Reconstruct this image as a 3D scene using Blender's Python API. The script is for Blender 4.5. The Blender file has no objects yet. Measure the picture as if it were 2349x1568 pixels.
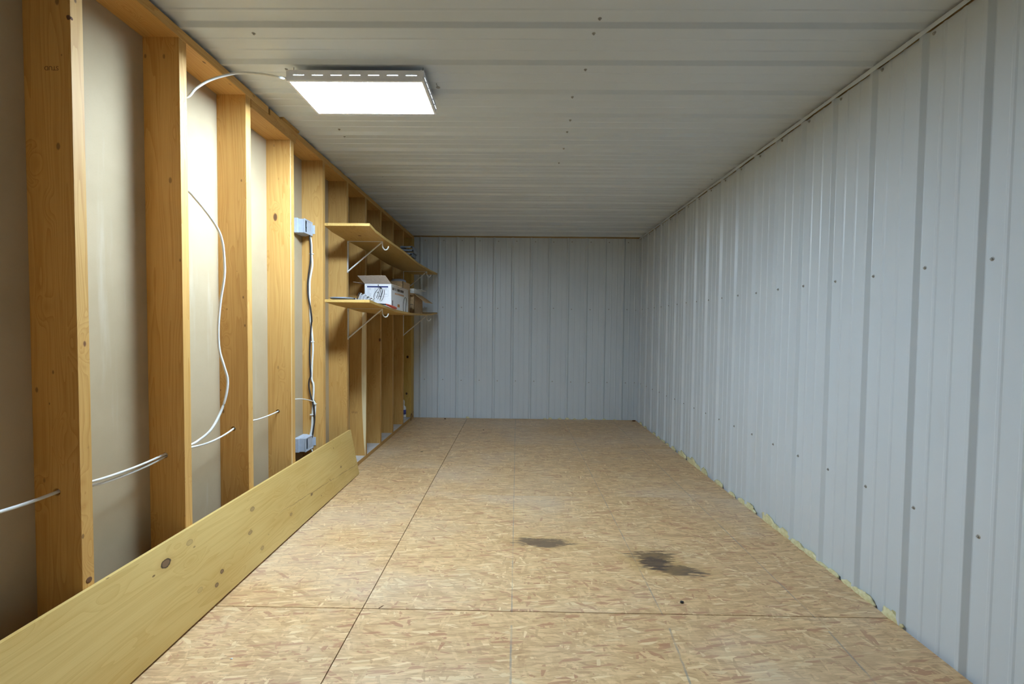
import bpy, math, random
from mathutils import Vector, Matrix
import numpy as np

sc = bpy.context.scene
COL = sc.collection
random.seed(7)

# ------------------------------------------------------------------ camera
F_PX, YAW, PITCH, ROLL, CAM_H = 992.59, -.0115, .0326, .0108, 1.1511
WL, WR, D, H = 1.3037, 1.5139, 5.4584, 2.2841      # stud faces, right rib crests, end wall crests, ceiling rib crests
RH = .016                                         # rib height of the metal sheets
_fw = Vector((math.sin(YAW)*math.cos(PITCH), math.cos(YAW)*math.cos(PITCH), -math.sin(PITCH)))
_rt = Vector((math.cos(YAW), -math.sin(YAW), 0)); _up = _rt.cross(_fw)
_r2 = _rt*math.cos(ROLL) + _up*math.sin(ROLL); _u2 = -_rt*math.sin(ROLL) + _up*math.cos(ROLL)
CAM = Vector((0, 0, CAM_H))
cd = bpy.data.cameras.new('camera'); cam = bpy.data.objects.new('camera', cd); COL.objects.link(cam)
cd.sensor_fit = 'HORIZONTAL'; cd.sensor_width = 36; cd.lens = F_PX*36/2349; cd.clip_start = .02
m = Matrix.Identity(4)
for i in range(3):
    m[i][0], m[i][1], m[i][2], m[i][3] = _r2[i], _u2[i], -_fw[i], CAM[i]
cam.matrix_world = m
sc.camera = cam

# ------------------------------------------------------------------ world, exposure
w = bpy.data.worlds.new('world'); sc.world = w; w.use_nodes = True
w.node_tree.nodes['Background'].inputs[0].default_value = (0, 0, 0, 1)
w.node_tree.nodes['Background'].inputs[1].default_value = 0.0
sc.view_settings.view_transform = 'Standard'; sc.view_settings.look = 'None'
sc.view_settings.gamma = 1; sc.view_settings.use_curve_mapping = False
sc.view_settings.exposure = 1.5
LAMP_STRENGTH = 50.0
LAMP_COLOR = (.675, .87, 1.06)
sc.cycles.max_bounces = 7; sc.cycles.diffuse_bounces = 5; sc.cycles.glossy_bounces = 4

def onp(x, y, ax, v):
    """photo pixel -> point on the plane coordinate[ax] == v"""
    d = _fw + _r2*((x-1174.5)/F_PX) - _u2*((y-784)/F_PX)
    return CAM + d*((v-CAM[ax])/d[ax])

# ------------------------------------------------------------------ mesh helpers
def wloc(o):
    v = Vector((0, 0, 0))
    while o: v += o.location; o = o.parent
    return v

class MB:
    def __init__(s): s.v = []; s.f = []; s.mi = []; s.sm = []
    def add(s, vs, fs, mi=0, smooth=False):
        n = len(s.v); s.v += [Vector(p) for p in vs]
        for f in fs: s.f.append([i+n for i in f]); s.mi.append(mi); s.sm.append(smooth)
        return s
    def box(s, a, b, mi=0, bev=0.0):
        x0, y0, z0 = (min(a[i], b[i]) for i in range(3)); x1, y1, z1 = (max(a[i], b[i]) for i in range(3))
        if bev <= 0:
            return s.add([(x0,y0,z0),(x1,y0,z0),(x1,y1,z0),(x0,y1,z0),(x0,y0,z1),(x1,y0,z1),(x1,y1,z1),(x0,y1,z1)],
              [(0,3,2,1),(4,5,6,7),(0,1,5,4),(1,2,6,5),(2,3,7,6),(3,0,4,7)], mi)
        c = bev; vs = []; idx = {}
        for sx in (0,1):
            for sy in (0,1):
                for sz in (0,1):
                    P = ((x0,x1)[sx], (y0,y1)[sy], (z0,z1)[sz]); S = (1-2*sx, 1-2*sy, 1-2*sz)
                    for k in range(3):
                        q = [P[j] + (0 if j == k else S[j]*c) for j in range(3)]
                        idx[(sx,sy,sz,k)] = len(vs); vs.append(q)
        fs = []
        for k in range(3):
            for s0 in (0,1):
                ring = [(0,0),(1,0),(1,1),(0,1)]
                def key(p): 
                    l = list(p); l.insert(k, s0); return tuple(l)+(k,)
                r = [idx[key(p)] for p in ring]
                if (s0 == 0) != (k == 1): r = r[::-1]
                fs.append(r)
        for k in range(3):                       # edges parallel to axis k
            a1, a2 = [j for j in range(3) if j != k]
            for p in ((0,0),(1,0),(1,1),(0,1)):
                def key(sk, nk):
                    l = [0,0,0]; l[k] = sk; l[a1], l[a2] = p; return tuple(l)+(nk,)
                r = [idx[key(0,a1)], idx[key(1,a1)], idx[key(1,a2)], idx[key(0,a2)]]
                flip = (p[0] == p[1]) != (k == 1)
                fs.append(r[::-1] if flip else r)
        for sx in (0,1):
            for sy in (0,1):
                for sz in (0,1):
                    r = [idx[(sx,sy,sz,k)] for k in range(3)]
                    fs.append(r if (sx+sy+sz) % 2 == 1 else r[::-1])
        return s.add(vs, fs, mi)
    def tube(s, pts, r, n=8, mi=0, caps=True, flat=1.0):
        pts = [Vector(p) for p in pts]; vs = []; fs = []
        up = Vector((0,0,1))
        for i, p in enumerate(pts):
            t = (pts[min(i+1, len(pts)-1)] - pts[max(i-1, 0)]).normalized()
            a = t.cross(up if abs(t.dot(up)) < .95 else Vector((1,0,0)))
            if i and a.dot(pa) < 0 and abs(t.dot(up)) >= .0: a = a if (a.dot(pa) > -.2) else -a
            a.normalize(); pa = a; b = t.cross(a)
            rr = r[i] if isinstance(r, (list, tuple)) else r
            for k in range(n):
                q = 2*math.pi*k/n; vs.append(p + a*math.cos(q)*rr*flat + b*math.sin(q)*rr)
        for i in range(len(pts)-1):
            for k in range(n):
                k2 = (k+1) % n; fs.append((i*n+k, i*n+k2, (i+1)*n+k2, (i+1)*n+k))
        s.add(vs, fs, mi, True)
        if caps:
            e = (len(pts)-1)*n
            s.add(vs[:n], [list(range(n))[::-1]], mi); s.add(vs[e:e+n], [list(range(n))], mi)
        return s
    def lathe(s, prof, n=20, c=(0,0,0), axis='z', mi=0):
        vs = []; fs = []; c = Vector(c)
        for r, h in prof:
            for k in range(n):
                q = 2*math.pi*k/n; u, v2 = r*math.cos(q), r*math.sin(q)
                vs.append(c + Vector({'z': (u,v2,h), 'x': (h,u,v2), 'y': (v2,h,u)}[axis]))
        for i in range(len(prof)-1):
            for k in range(n):
                k2 = (k+1) % n; fs.append((i*n+k, i*n+k2, (i+1)*n+k2, (i+1)*n+k))
        fs2 = [list(range(n))[::-1], [(len(prof)-1)*n+k for k in range(n)]]
        s.add(vs, fs, mi, True); base = len(s.v)-len(vs)
        for f in fs2: s.f.append([i+base for i in f]); s.mi.append(mi); s.sm.append(False)
        return s
    def build(s, name, mats, parent=None, loc=None):
        org = wloc(parent) if parent else Vector((0,0,0))
        if loc is not None: org = Vector(loc)
        me = bpy.data.meshes.new(name); me.from_pydata([tuple(p-org) for p in s.v], [], s.f)
        for mt in (mats if isinstance(mats, (list, tuple)) else [mats]): me.materials.append(mt)
        me.polygons.foreach_set('material_index', s.mi); me.polygons.foreach_set('use_smooth', s.sm); me.update()
        o = bpy.data.objects.new(name, me); COL.objects.link(o)
        if parent: o.parent = parent; o.location = org - wloc(parent) if loc is not None else (0,0,0)
        elif loc is not None: o.location = loc
        return o

def tag(o, label=None, cat=None, group=None, kind=None):
    if label: o['label'] = label
    if cat: o['category'] = cat
    if group: o['group'] = group
    if kind: o['kind'] = kind
    return o
def thing(name, label, cat, loc, group=None):
    o = bpy.data.objects.new(name, None); COL.objects.link(o); o.location = loc; o.empty_display_size = .1
    return tag(o, label, cat, group)
def share(src, name, parent, loc, rot=None):
    o = src.copy(); o.name = name; COL.objects.link(o); o.parent = parent
    o.location = Vector(loc) - wloc(parent)
    if rot: o.rotation_euler = rot
    return o
def crom(P, n=8):
    P = [Vector(p) for p in P]; out = []
    for i in range(len(P)-1):
        a, b, c, d = P[max(i-1,0)], P[i], P[i+1], P[min(i+2,len(P)-1)]
        for k in range(n):
            t = k/n; out.append(.5*((2*b)+(-a+c)*t+(2*a-5*b+4*c-d)*t*t+(-a+3*b-3*c+d)*t**3))
    return out+[P[-1]]

# ------------------------------------------------------------------ materials
class NT:
    def __init__(s, name):
        s.m = bpy.data.materials.new(name); s.m.use_nodes = True; s.t = s.m.node_tree; s.n = s.t.nodes
        s.b = s.n['Principled BSDF']
    def L(s, a, b): s.t.links.new(a, b)
    def put(s, sock, v):
        if isinstance(v, bpy.types.NodeSocket): s.L(v, sock)
        elif v is not None: sock.default_value = v
    def math(s, op, a, b=None, c=None, clamp=False):
        n = s.n.new('ShaderNodeMath'); n.operation = op; n.use_clamp = clamp
        for i, v in enumerate((a, b, c)): s.put(n.inputs[i], v)
        return n.outputs[0]
    def vmath(s, op, a, b=None, scale=None):
        n = s.n.new('ShaderNodeVectorMath'); n.operation = op; s.put(n.inputs[0], a)
        if b is not None: s.put(n.inputs[1], b)
        if scale is not None: s.put(n.inputs['Scale'], scale)
        return n.outputs['Value' if op in ('LENGTH','DISTANCE','DOT_PRODUCT') else 'Vector']
    def mix(s, f, a, b, mode='MIX'):
        n = s.n.new('ShaderNodeMix'); n.data_type = 'RGBA'; n.blend_type = mode
        s.put(n.inputs[0], f); s.put(n.inputs[6], a); s.put(n.inputs[7], b); return n.outputs[2]
    def fmix(s, f, a, b):
        n = s.n.new('ShaderNodeMix'); n.data_type = 'FLOAT'
        s.put(n.inputs[0], f); s.put(n.inputs[2], a); s.put(n.inputs[3], b); return n.outputs[0]
    def ramp(s, f, a, b, c=0.0, d=1.0, smooth=True):
        n = s.n.new('ShaderNodeMapRange'); n.interpolation_type = 'SMOOTHSTEP' if smooth else 'LINEAR'
        s.put(n.inputs[0], f)
        for i, v in enumerate((a, b, c, d)): n.inputs[i+1].default_value = v
        return n.outputs[0]
    def noise(s, v, scale=1.0, detail=3.0, rough=.55, dist=0.0, color=False):
        n = s.n.new('ShaderNodeTexNoise'); s.put(n.inputs['Vector'], v); n.inputs['Scale'].default_value = scale
        n.inputs['Detail'].default_value = detail; n.inputs['Roughness'].default_value = rough; n.inputs['Distortion'].default_value = dist
        return n.outputs['Color' if color else 0]
    def vor(s, v, scale=1.0, dims='3D', feature='F1', rnd=1.0):
        n = s.n.new('ShaderNodeTexVoronoi'); n.voronoi_dimensions = dims; n.feature = feature
        s.put(n.inputs['Vector'], v); n.inputs['Scale'].default_value = scale; n.inputs['Randomness'].default_value = rnd
        return n
    def mapping(s, v, loc=(0,0,0), rot=(0,0,0), scale=(1,1,1)):
        n = s.n.new('ShaderNodeMapping'); s.put(n.inputs[0], v)
        n.inputs[1].default_value = loc; n.inputs[2].default_value = rot; n.inputs[3].default_value = scale
        return n.outputs[0]
    def obj(s): return s.n.new('ShaderNodeTexCoord').outputs['Object']
    def pos(s): return s.n.new('ShaderNodeNewGeometry').outputs['Position']
    def rnd(s): return s.n.new('ShaderNodeObjectInfo').outputs['Random']
    def sep(s, v): n = s.n.new('ShaderNodeSeparateXYZ'); s.put(n.inputs[0], v); return n.outputs
    def comb(s, x, y, z):
        n = s.n.new('ShaderNodeCombineXYZ')
        for i, v in enumerate((x,y,z)): s.put(n.inputs[i], v)
        return n.outputs[0]
    def bump(s, h, strength=.3, dist=.002):
        n = s.n.new('ShaderNodeBump'); n.inputs['Strength'].default_value = strength; n.inputs['Distance'].default_value = dist
        s.put(n.inputs['Height'], h); s.L(n.outputs[0], s.b.inputs['Normal'])
    def done(s, col, rough=.6, spec=None, metal=0.0):
        s.put(s.b.inputs['Base Color'], col if isinstance(col, bpy.types.NodeSocket) else tuple(col)+(1,)*(4-len(col)))
        s.put(s.b.inputs['Roughness'], rough); s.put(s.b.inputs['Metallic'], metal)
        if spec is not None: s.put(s.b.inputs['Specular IOR Level'], spec)
        return s.m
C4 = lambda *c: tuple(c)+(1,)

def simple(name, col, rough=.5, var=.06, scale=30, metal=0.0, spec=None):
    t = NT(name); n = t.noise(t.obj(), scale, 3)
    c = t.mix(t.ramp(n, .3, .7, 0, 1), C4(*[x*(1-var) for x in col]), C4(*[min(1, x*(1+var)) for x in col]))
    return t.done(c, rough, spec, metal)

def wood(name, axis, light, dark, knotcol, knots=1.0, rough=.62, ring=1.0, blotch=.25, kscale=(8,8,4), krad=.11, extra=None):
    """softwood: grain runs along axis; every object gets its own figure"""
    t = NT(name); r = t.rnd()
    p = t.vmath('ADD', t.obj(), t.comb(t.math('MULTIPLY', r, 37.0), t.math('MULTIPLY', r, 91.0), t.math('MULTIPLY', r, 53.0)))
    def st(a, b):                                        # scale b along the grain, a across
        return tuple(b if i == axis else a for i in range(3))
    ks = [0,0,0]; j = 0
    for i in range(3): ks[i] = kscale[2] if i == axis else kscale[0]
    kv = t.vor(t.vmath('MULTIPLY', p, tuple(ks)), 1.0)
    kd = kv.outputs['Distance']
    pr = t.sep(kv.outputs['Color'])[0]
    rad = t.math('MULTIPLY', t.ramp(pr, 1-knots, 1.0, .15, 1.0, False), krad)
    kn = t.math('SUBTRACT', 1.0, t.math('DIVIDE', kd, rad), clamp=True)
    near = t.ramp(kd, .05, .42, 1, 0)
    warp = t.vmath('SCALE', t.noise(t.vmath('MULTIPLY', p, st(6, 1.5)), 1, 2, color=True), scale=t.math('ADD', .05, t.math('MULTIPLY', near, .10)))
    q = t.vmath('ADD', p, warp)
    band = t.noise(t.vmath('MULTIPLY', q, st(15, .42)), 1, 1.5, .45)
    rings = t.math('FRACT', t.math('MULTIPLY', band, 15.0*ring))
    rings = t.math('POWER', rings, 2.2)
    fine = t.noise(t.vmath('MULTIPLY', p, st(420, 7)), 1, 2, .6)
    f = t.math('ADD', t.math('MULTIPLY', rings, .46), t.math('MULTIPLY', t.ramp(fine, .3, .75), .28))
    bl = t.ramp(t.noise(t.vmath('MULTIPLY', p, st(5, 1.6)), 1, 2), .35, .7)
    f = t.math('ADD', f, t.math('MULTIPLY', bl, blotch), clamp=True)
    f = t.math('ADD', f, t.math('MULTIPLY', near, .14), clamp=True)
    c = t.mix(f, C4(*light), C4(*dark))
    tone = t.ramp(r, 0, 1, .88, 1.1, False)
    c = t.mix(1.0, c, t.comb(tone, tone, tone), 'MULTIPLY')
    kc = t.mix(t.ramp(kn, .0, .5), C4(*knotcol), C4(*[x*.4 for x in knotcol]))
    c = t.mix(t.ramp(kn, 0, .22), c, kc)
    pin = t.vor(t.vmath('MULTIPLY', p, st(15, 8)), 1.0)
    pcs = t.sep(pin.outputs['Color'])
    pr_ = t.math('DIVIDE', pin.outputs['Distance'], t.ramp(pcs[0], 0, 1, .015, .11, False))
    c = t.mix(t.math('MULTIPLY', t.ramp(pr_, .6, 1.1, 1, 0), t.ramp(pcs[1], 0, 1, .25, .85, False)), c, C4(*[x*.45 for x in knotcol]))
    if extra: c = extra(t, c)
    t.bump(t.math('ADD', t.math('MULTIPLY', fine, .5), rings), .12, .001)
    return t.done(c, rough)

def lum_print(name, col, rough=.7): return simple(name, col, rough, .15, 200)

M = {}
PL, PD, PK = (.63, .375, .120), (.45, .215, .040), (.27, .115, .035)
M['stud'] = wood('spruce stud', 2, PL, PD, PK, .75, krad=.12)
M['plate'] = wood('spruce plate', 1, PL, PD, PK, .6)
M['wane'] = wood('pale sapwood', 2, (.80,.68,.42), (.68,.53,.28), PK, .1, ring=.4)
M['post'] = wood('knotty post', 2, (.58,.38,.10), (.44,.25,.045), (.11,.04,.012), 1.0, kscale=(11,11,9), krad=.24)

def board_marks(kn, crack=None):
    """named knots (y, along, radius) of one board, given in its own length/height coordinates"""
    def fn(t, c):
        o = t.sep(t.obj())
        for (y, z, ry, rz, dk) in kn:
            dy = t.math('DIVIDE', t.math('SUBTRACT', o[1], y), ry); dz = t.math('DIVIDE', t.math('SUBTRACT', o[2], z), rz)
            d = t.math('SQRT', t.math('ADD', t.math('MULTIPLY', dy, dy), t.math('MULTIPLY', dz, dz)))
            d = t.math('ADD', d, t.math('MULTIPLY', t.math('SUBTRACT', t.noise(t.obj(), 60, 3), .5), .5))
            halo = t.math('MULTIPLY', t.ramp(d, 1.0, 2.6, 1, 0), .35*dk)
            c = t.mix(halo, c, C4(.46,.25,.07))
            core = t.math('MULTIPLY', t.ramp(d, .8, 1.05, 1, 0), dk)
            c = t.mix(core, c, C4(.20,.115,.060))
            rim = t.math('MULTIPLY', t.math('MULTIPLY', t.ramp(d, .72, .92), t.ramp(d, .95, 1.15, 1, 0)), dk)
            c = t.mix(rim, c, C4(.045,.028,.014))
        if crack:
            y0, y1, z0, z1 = crack
            s_ = t.math('DIVIDE', t.math('SUBTRACT', o[1], y0), y1-y0)
            zc = t.math('ADD', t.math('ADD', z0, t.math('MULTIPLY', s_, z1-z0)), t.math('MULTIPLY', t.math('SUBTRACT', t.noise(t.obj(), 16, 4), .5), .022))
            msk = t.ramp(t.math('ABSOLUTE', t.math('SUBTRACT', o[2], zc)), .0008, .0022, 1, 0)
            msk = t.math('MULTIPLY', msk, t.ramp(s_, .0, .35)); msk = t.math('MULTIPLY', msk, t.ramp(t.noise(t.obj(), 9, 2), .35, .5))
            c = t.mix(t.math('MULTIPLY', msk, .75), c, C4(.16,.085,.03))
        return c
    return fn
M['shelf'] = wood('shelf pine board', 1, (.60,.395,.125), (.46,.27,.06), PK, .3, blotch=.35)
M['shelf_end'] = M['shelf']
KN = []
M['dust'] = simple('dusty plate top', (.55,.51,.47), .9, .12, 9)

def osb():
    t = NT('oriented strand board'); pw = t.pos(); r = t.rnd()
    off = t.comb(t.math('MULTIPLY', r, 17.3), t.math('MULTIPLY', r, 29.1), 0)
    p = t.vmath('ADD', pw, off)
    wv = t.vmath('SCALE', t.vmath('SUBTRACT', t.noise(p, 7, 2, color=True), (.5,.5,.5)), scale=.012)
    p2 = t.vmath('ADD', p, wv)
    fib = t.noise(t.vmath('MULTIPLY', p2, (9, 120, 1)), 1, 4, .62)
    tone = t.ramp(fib, .28, .72, 0, 1, False); hue = .5
    layers = [(4,.085,.012,.62),(-14,.075,.011,.66),(22,.08,.012,.72),(-36,.065,.011,.78),(9,.05,.007,.55),(-4,.13,.017,.74),(68,.055,.012,.86),(-82,.06,.013,.88),(31,.10,.016,.84),(-8,.06,.009,.62)]
    for i, (a, ln, wd, th) in enumerate(layers):
        mp = t.mapping(p2, (i*3.17, i*1.71, 0), (0,0,math.radians(a)), (1,1,1))
        mp = t.vmath('MULTIPLY', mp, (1/ln, 1/wd, 0))
        v = t.vor(mp, 1.0, '2D'); cs = t.sep(v.outputs['Color'])
        g = t.math('MULTIPLY', t.math('GREATER_THAN', t.math('SUBTRACT', cs[0], t.math('MULTIPLY', v.outputs['Distance'], .25)), th-.14), .62)
        tone = t.fmix(g, tone, cs[1]); hue = t.fmix(t.math('GREATER_THAN', g, .3), hue, cs[2])
    gr = t.noise(t.vmath('MULTIPLY', p2, (14, 260, 1)), 1, 3, .6)
    big = t.noise(p, 1.6, 3)
    f = t.math('ADD', t.math('MULTIPLY', tone, .68), t.math('MULTIPLY', t.ramp(gr, .3, .7), .32))
    c = t.mix(t.ramp(f, .12, .9, 0, 1, False), C4(.42,.240,.108), C4(.79,.535,.275))
    c = t.mix(t.math('MULTIPLY', t.ramp(hue, .88, .92), .60), c, C4(.40,.165,.085))       # reddish strands
    c = t.mix(t.math('MULTIPLY', t.ramp(hue, .10, .04), .55), c, C4(.88,.69,.40))         # pale strands
    dark = t.noise(t.vmath('MULTIPLY', p2, (26, 150, 1)), 1, 4, .7)
    c = t.mix(t.math('MULTIPLY', t.ramp(dark, .60, .72), .55), c, C4(.24,.15,.070))        # fine dark slivers
    c = t.mix(t.math('MULTIPLY', t.ramp(big, .45, .7), .16), c, C4(.50,.43,.34))           # greyish scuffing
    # scattered dust
    fl = t.noise(t.vmath('MULTIPLY', p, (.9, 1.2, 1)), 1, 4, .6)
    c = t.mix(t.math('MULTIPLY', t.ramp(fl, .45, .68), .22), c, C4(.70,.63,.54))
    o = t.sep(pw)
    # printed layout lines every 24 inches
    br = t.noise(t.vmath('MULTIPLY', pw, (60, 9, 1)), 1, 3, .7)
    for xk in (-1.2284, -.0092, .6004, 1.2100):
        near = t.math('LESS_THAN', o[1], 1.64)
        gap = t.math('SUBTRACT', 1.0, t.math('MULTIPLY', t.math('GREATER_THAN', o[1], 1.64), t.math('LESS_THAN', o[1], 1.715)))
        wd = t.fmix(near, .0034, .0050)
        xs = t.math('ADD', xk, t.math('MULTIPLY', near, t.math('MULTIPLY', t.math('SUBTRACT', o[1], 1.64), 0.0 if xk < .3 else .09)))
        d = t.math('DIVIDE', t.math('ABSOLUTE', t.math('SUBTRACT', o[0], xs)), wd)
        mk = t.math('MULTIPLY', t.math('MULTIPLY', t.ramp(d, .5, 1.0, 1, 0), gap), t.ramp(br, .36, .60, .20, .80))
        c = t.mix(t.math('MULTIPLY', mk, .75 if xk > -1 else .45), c, C4(.20,.205,.20))
    # two dark scorched stains, blurred along the strands
    wob = t.math('SUBTRACT', t.noise(t.vmath('MULTIPLY', pw, (10, 70, 1)), 1, 4, .65), .5)
    wob2 = t.math('SUBTRACT', t.noise(t.vmath('MULTIPLY', pw, (14, 30, 1)), 1, 3, .6), .5)
    for (x, y, rx, ry, k, a) in ((.15, 2.292, .185, .062, .80, -.06), (.70, 2.170, .135, .070, .88, 0.0), (.775, 2.045, .150, .056, .88, -.12), (.70,2.10,.10,.075,.88,0)):
        dx = t.math('SUBTRACT', o[0], x); dy = t.math('SUBTRACT', t.math('SUBTRACT', o[1], y), t.math('MULTIPLY', dx, a))
        dx = t.math('DIVIDE', dx, rx); dy = t.math('DIVIDE', dy, ry)
        d = t.math('SQRT', t.math('ADD', t.math('MULTIPLY', dx, dx), t.math('MULTIPLY', dy, dy)))
        d = t.math('ADD', d, t.math('ADD', t.math('MULTIPLY', wob, 2.0), t.math('MULTIPLY', wob2, .9)))
        c = t.mix(t.math('MULTIPLY', t.ramp(d, .9, 1.7, 1, 0), .25), c, C4(.45,.27,.08))
        c = t.mix(t.math('MULTIPLY', t.ramp(d, .55, .95, 1, 0), k), c, C4(.085,.055,.040))
    t.bump(t.math('ADD', t.math('MULTIPLY', tone, .8), t.math('MULTIPLY', gr, .4)), .22, .0012)
    return t.done(c, t.ramp(tone, 0, 1, .40, .54, False), .5)
M['osb'] = osb()
M['osb_edge'] = simple('frayed panel edge', (.42,.16,.08), .9, .3, 60)

def painted(name, col, rough=.36):
    t = NT(name); n = t.noise(t.pos(), 1.3, 3)
    c = t.mix(t.ramp(n, .3, .7), C4(*[x*.965 for x in col]), C4(*col))
    sm = t.noise(t.vmath('MULTIPLY', t.pos(), (1,1,.25)), 6, 4, .6)
    c = t.mix(t.math('MULTIPLY', t.ramp(sm, .62, .78), .10), c, C4(.50,.43,.30))
    t.bump(t.noise(t.pos(), 2.2, 2), .25, .004)
    return t.done(c, rough, .5)
M['metal'] = painted('white painted steel sheet', (.63,.68,.72))
M['metal_c'] = M['metal']; M['trim'] = M['metal']
M['steel'] = simple('galvanised screw', (.36,.35,.33), .45, .2, 300, .4)
M['rubber'] = simple('dark rubber', (.035,.035,.035), .8, .2)
M['backing'] = simple('wood framing behind the sheets', (.42,.29,.14), .85, .12, 4)

def sheathing():
    t = NT('tan paper sheathing'); p = t.obj()
    n = t.noise(p, 3.0, 4); st = t.noise(t.vmath('MULTIPLY', p, (1, 14, 1.1)), 1, 4, .6)
    c = t.mix(t.ramp(n, .3, .7), C4(.400,.312,.195), C4(.450,.356,.232))
    c = t.mix(t.math('MULTIPLY', t.ramp(st, .60, .76), .18), c, C4(.66,.62,.56))
    fib = t.noise(p, 260, 2)
    c = t.mix(t.math('MULTIPLY', t.ramp(fib, .5, .8), .10), c, C4(.30,.23,.14))
    return t.done(c, .8, .25)
M['sheath'] = sheathing()
M['cable'] = simple('white cable jacket', (.70,.70,.67), .4, .04, 60)
M['cable_black'] = simple('black cable jacket', (.022,.020,.022), .35, .2, 60)
M['stamp'] = simple('faded stamp ink', (.17,.085,.03), .9, .25, 400)
M['pvc'] = simple('grey plastic box', (.42,.46,.53), .5, .05, 40)
M['zinc'] = simple('grey metal channel', (.24,.28,.34), .4, .12, 30, .4)
M['white_metal'] = simple('white enamelled bracket', (.74,.73,.70), .42, .04, 50)
M['lamp_body'] = simple('grey lamp housing', (.80,.81,.86), .45, .03, 30)
M['foam'] = None
def foam():
    t = NT('cured yellow foam'); n = t.noise(t.obj(), 40, 3)
    c = t.mix(t.ramp(n, .3, .7), C4(.66,.58,.30), C4(.80,.74,.46))
    t.bump(n, .3, .004); t.b.inputs['Subsurface Weight'].default_value = 0
    return t.done(c, .35)
M['foam'] = foam()
def emis(name, col, s):
    t = NT(name); t.done((.9,.9,.9), .5)
    t.b.inputs['Emission Color'].default_value = C4(*col); t.b.inputs['Emission Strength'].default_value = s
    return t.m
M['glow'] = emis('lit diffuser', LAMP_COLOR, LAMP_STRENGTH)
M['slot'] = emis('lit vent slot', (.85,.95,1), 2.5)
M['white_card'] = simple('white printed card', (.80,.80,.82), .55, .03, 80)
M['card'] = simple('brown cardboard', (.46,.30,.15), .85, .12, 60)
M['card_in'] = simple('grey cardboard inside', (.50,.42,.35), .85, .06, 60)
M['ink_blue'] = lum_print('blue ink', (.030,.045,.16))
M['ink_grey'] = lum_print('grey ink', (.38,.39,.44))
M['ink_dark'] = lum_print('dark brown ink', (.10,.07,.05))
M['ink_tan'] = lum_print('orange ink', (.55,.25,.07))
M['ink_cyan'] = lum_print('pale blue ink', (.35,.52,.60))
M['orange'] = simple('orange red plastic', (.72,.085,.025), .35, .06, 50)
M['black'] = simple('black plastic', (.02,.02,.024), .4, .2)
M['lid'] = simple('slate grey lid', (.20,.24,.31), .35, .08)
def clear(name, col, a):
    t = NT(name); t.done(col, .18); t.b.inputs['Alpha'].default_value = a
    return t.m
M['film'] = clear('clear plastic film', (.50,.51,.55), .40)
M['tub'] = clear('cloudy plastic', (.40,.42,.48), .72)
M['rust'] = simple('brown chip', (.16,.07,.03), .8, .3, 90)
M['red'] = simple('dull red plastic', (.42,.10,.08), .5, .1)
M['label_blue'] = simple('blue bottle label', (.05,.06,.28), .5, .2, 60)

# ------------------------------------------------------------------ metal sheets
def sheet_profile(u0, u1, ribs, minor, lift=0.0):
    """(u, height towards the room) over [u0, u1]"""
    pts = []
    for c in ribs:
        pts += [(c-.022, 0), (c-.0195, .0012), (c-.0075, RH-.0008), (c-.006, RH), (c+.006, RH), (c+.0075, RH-.0008), (c+.0195, .0012), (c+.022, 0)]
    for c in minor: pts += [(c-.009, 0), (c-.004, .0028), (c+.004, .0028), (c+.009, 0)]
    pts = sorted(p for p in pts if u0 < p[0] < u1)
    def hat(u):
        for c in ribs:
            d = abs(u-c)
            if d < .022: return RH if d < .006 else RH*(.022-d)/.016
        return 0
    pts = [(u0, hat(u0))]+pts+[(u1, hat(u1))]
    return [(u, h+lift) for u, h in pts]
def sheets(parent, name, mat, c0, pitch, lo, hi, place, s0, s1, per=4):
    """place(u, height, s) -> world point; sheets of `per` ribs lapped on a rib"""
    k0 = math.floor((lo-c0)/pitch)-1
    edges = [c0+pitch*(k0+per*i) for i in range(60)]
    for i in range(59):
        a, b = max(lo, edges[i]-.019), min(hi, edges[i+1]+.012)
        if b-a < .05: continue
        ribs = [c0+pitch*k for k in range(k0-2, k0+260) if a-.1 < c0+pitch*k < b+.1]
        minor = [r+pitch*f for r in ribs for f in (.36, .66)]
        pr = sheet_profile(a, b, ribs, minor, .0009 if i % 2 else 0.0)
        mb = MB(); n = len(pr)
        top = [place(u, h, s0) for u, h in pr]+[place(u, h, s1) for u, h in pr]
        bot = [place(u, h-.0007, s0) for u, h in pr]+[place(u, h-.0007, s1) for u, h in pr]
        vs = top+bot; fs = []
        for k in range(n-1):
            fs.append((k, k+1, n+k+1, n+k)); fs.append((2*n+k, 3*n+k, 3*n+k+1, 2*n+k+1))
            fs.append((k, 2*n+k, 2*n+k+1, k+1)); fs.append((n+k, n+k+1, 3*n+k+1, 3*n+k))
        fs.append((0, n, 3*n, 2*n)); fs.append((n-1, 3*n-1, 4*n-1, 2*n-1))
        mb.add(vs, fs); mb.build(name, mat, parent)

Y_BACK = -1.15                                     # the end of the room behind the camera
# screws: washer, hex head (points along +x, -x ... set by rotation)
mb = MB(); mb.lathe([(.0072, 0), (.0072, .0012), (.0052, .0022)], 12, axis='z'); mb.lathe([(.0040, .0018), (.0040, .0060), (.0030, .0068)], 6, axis='z')
SCREW_ME = mb
def screws(parent, pts, rot):
    src = None
    for p in pts:
        if src is None:
            src = SCREW_ME.build('screw', M['steel'], None); src.parent = parent; o = src
            o.location = Vector(p)-wloc(parent); o.rotation_euler = rot
        else: share(src, 'screw', parent, p, rot)

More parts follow.
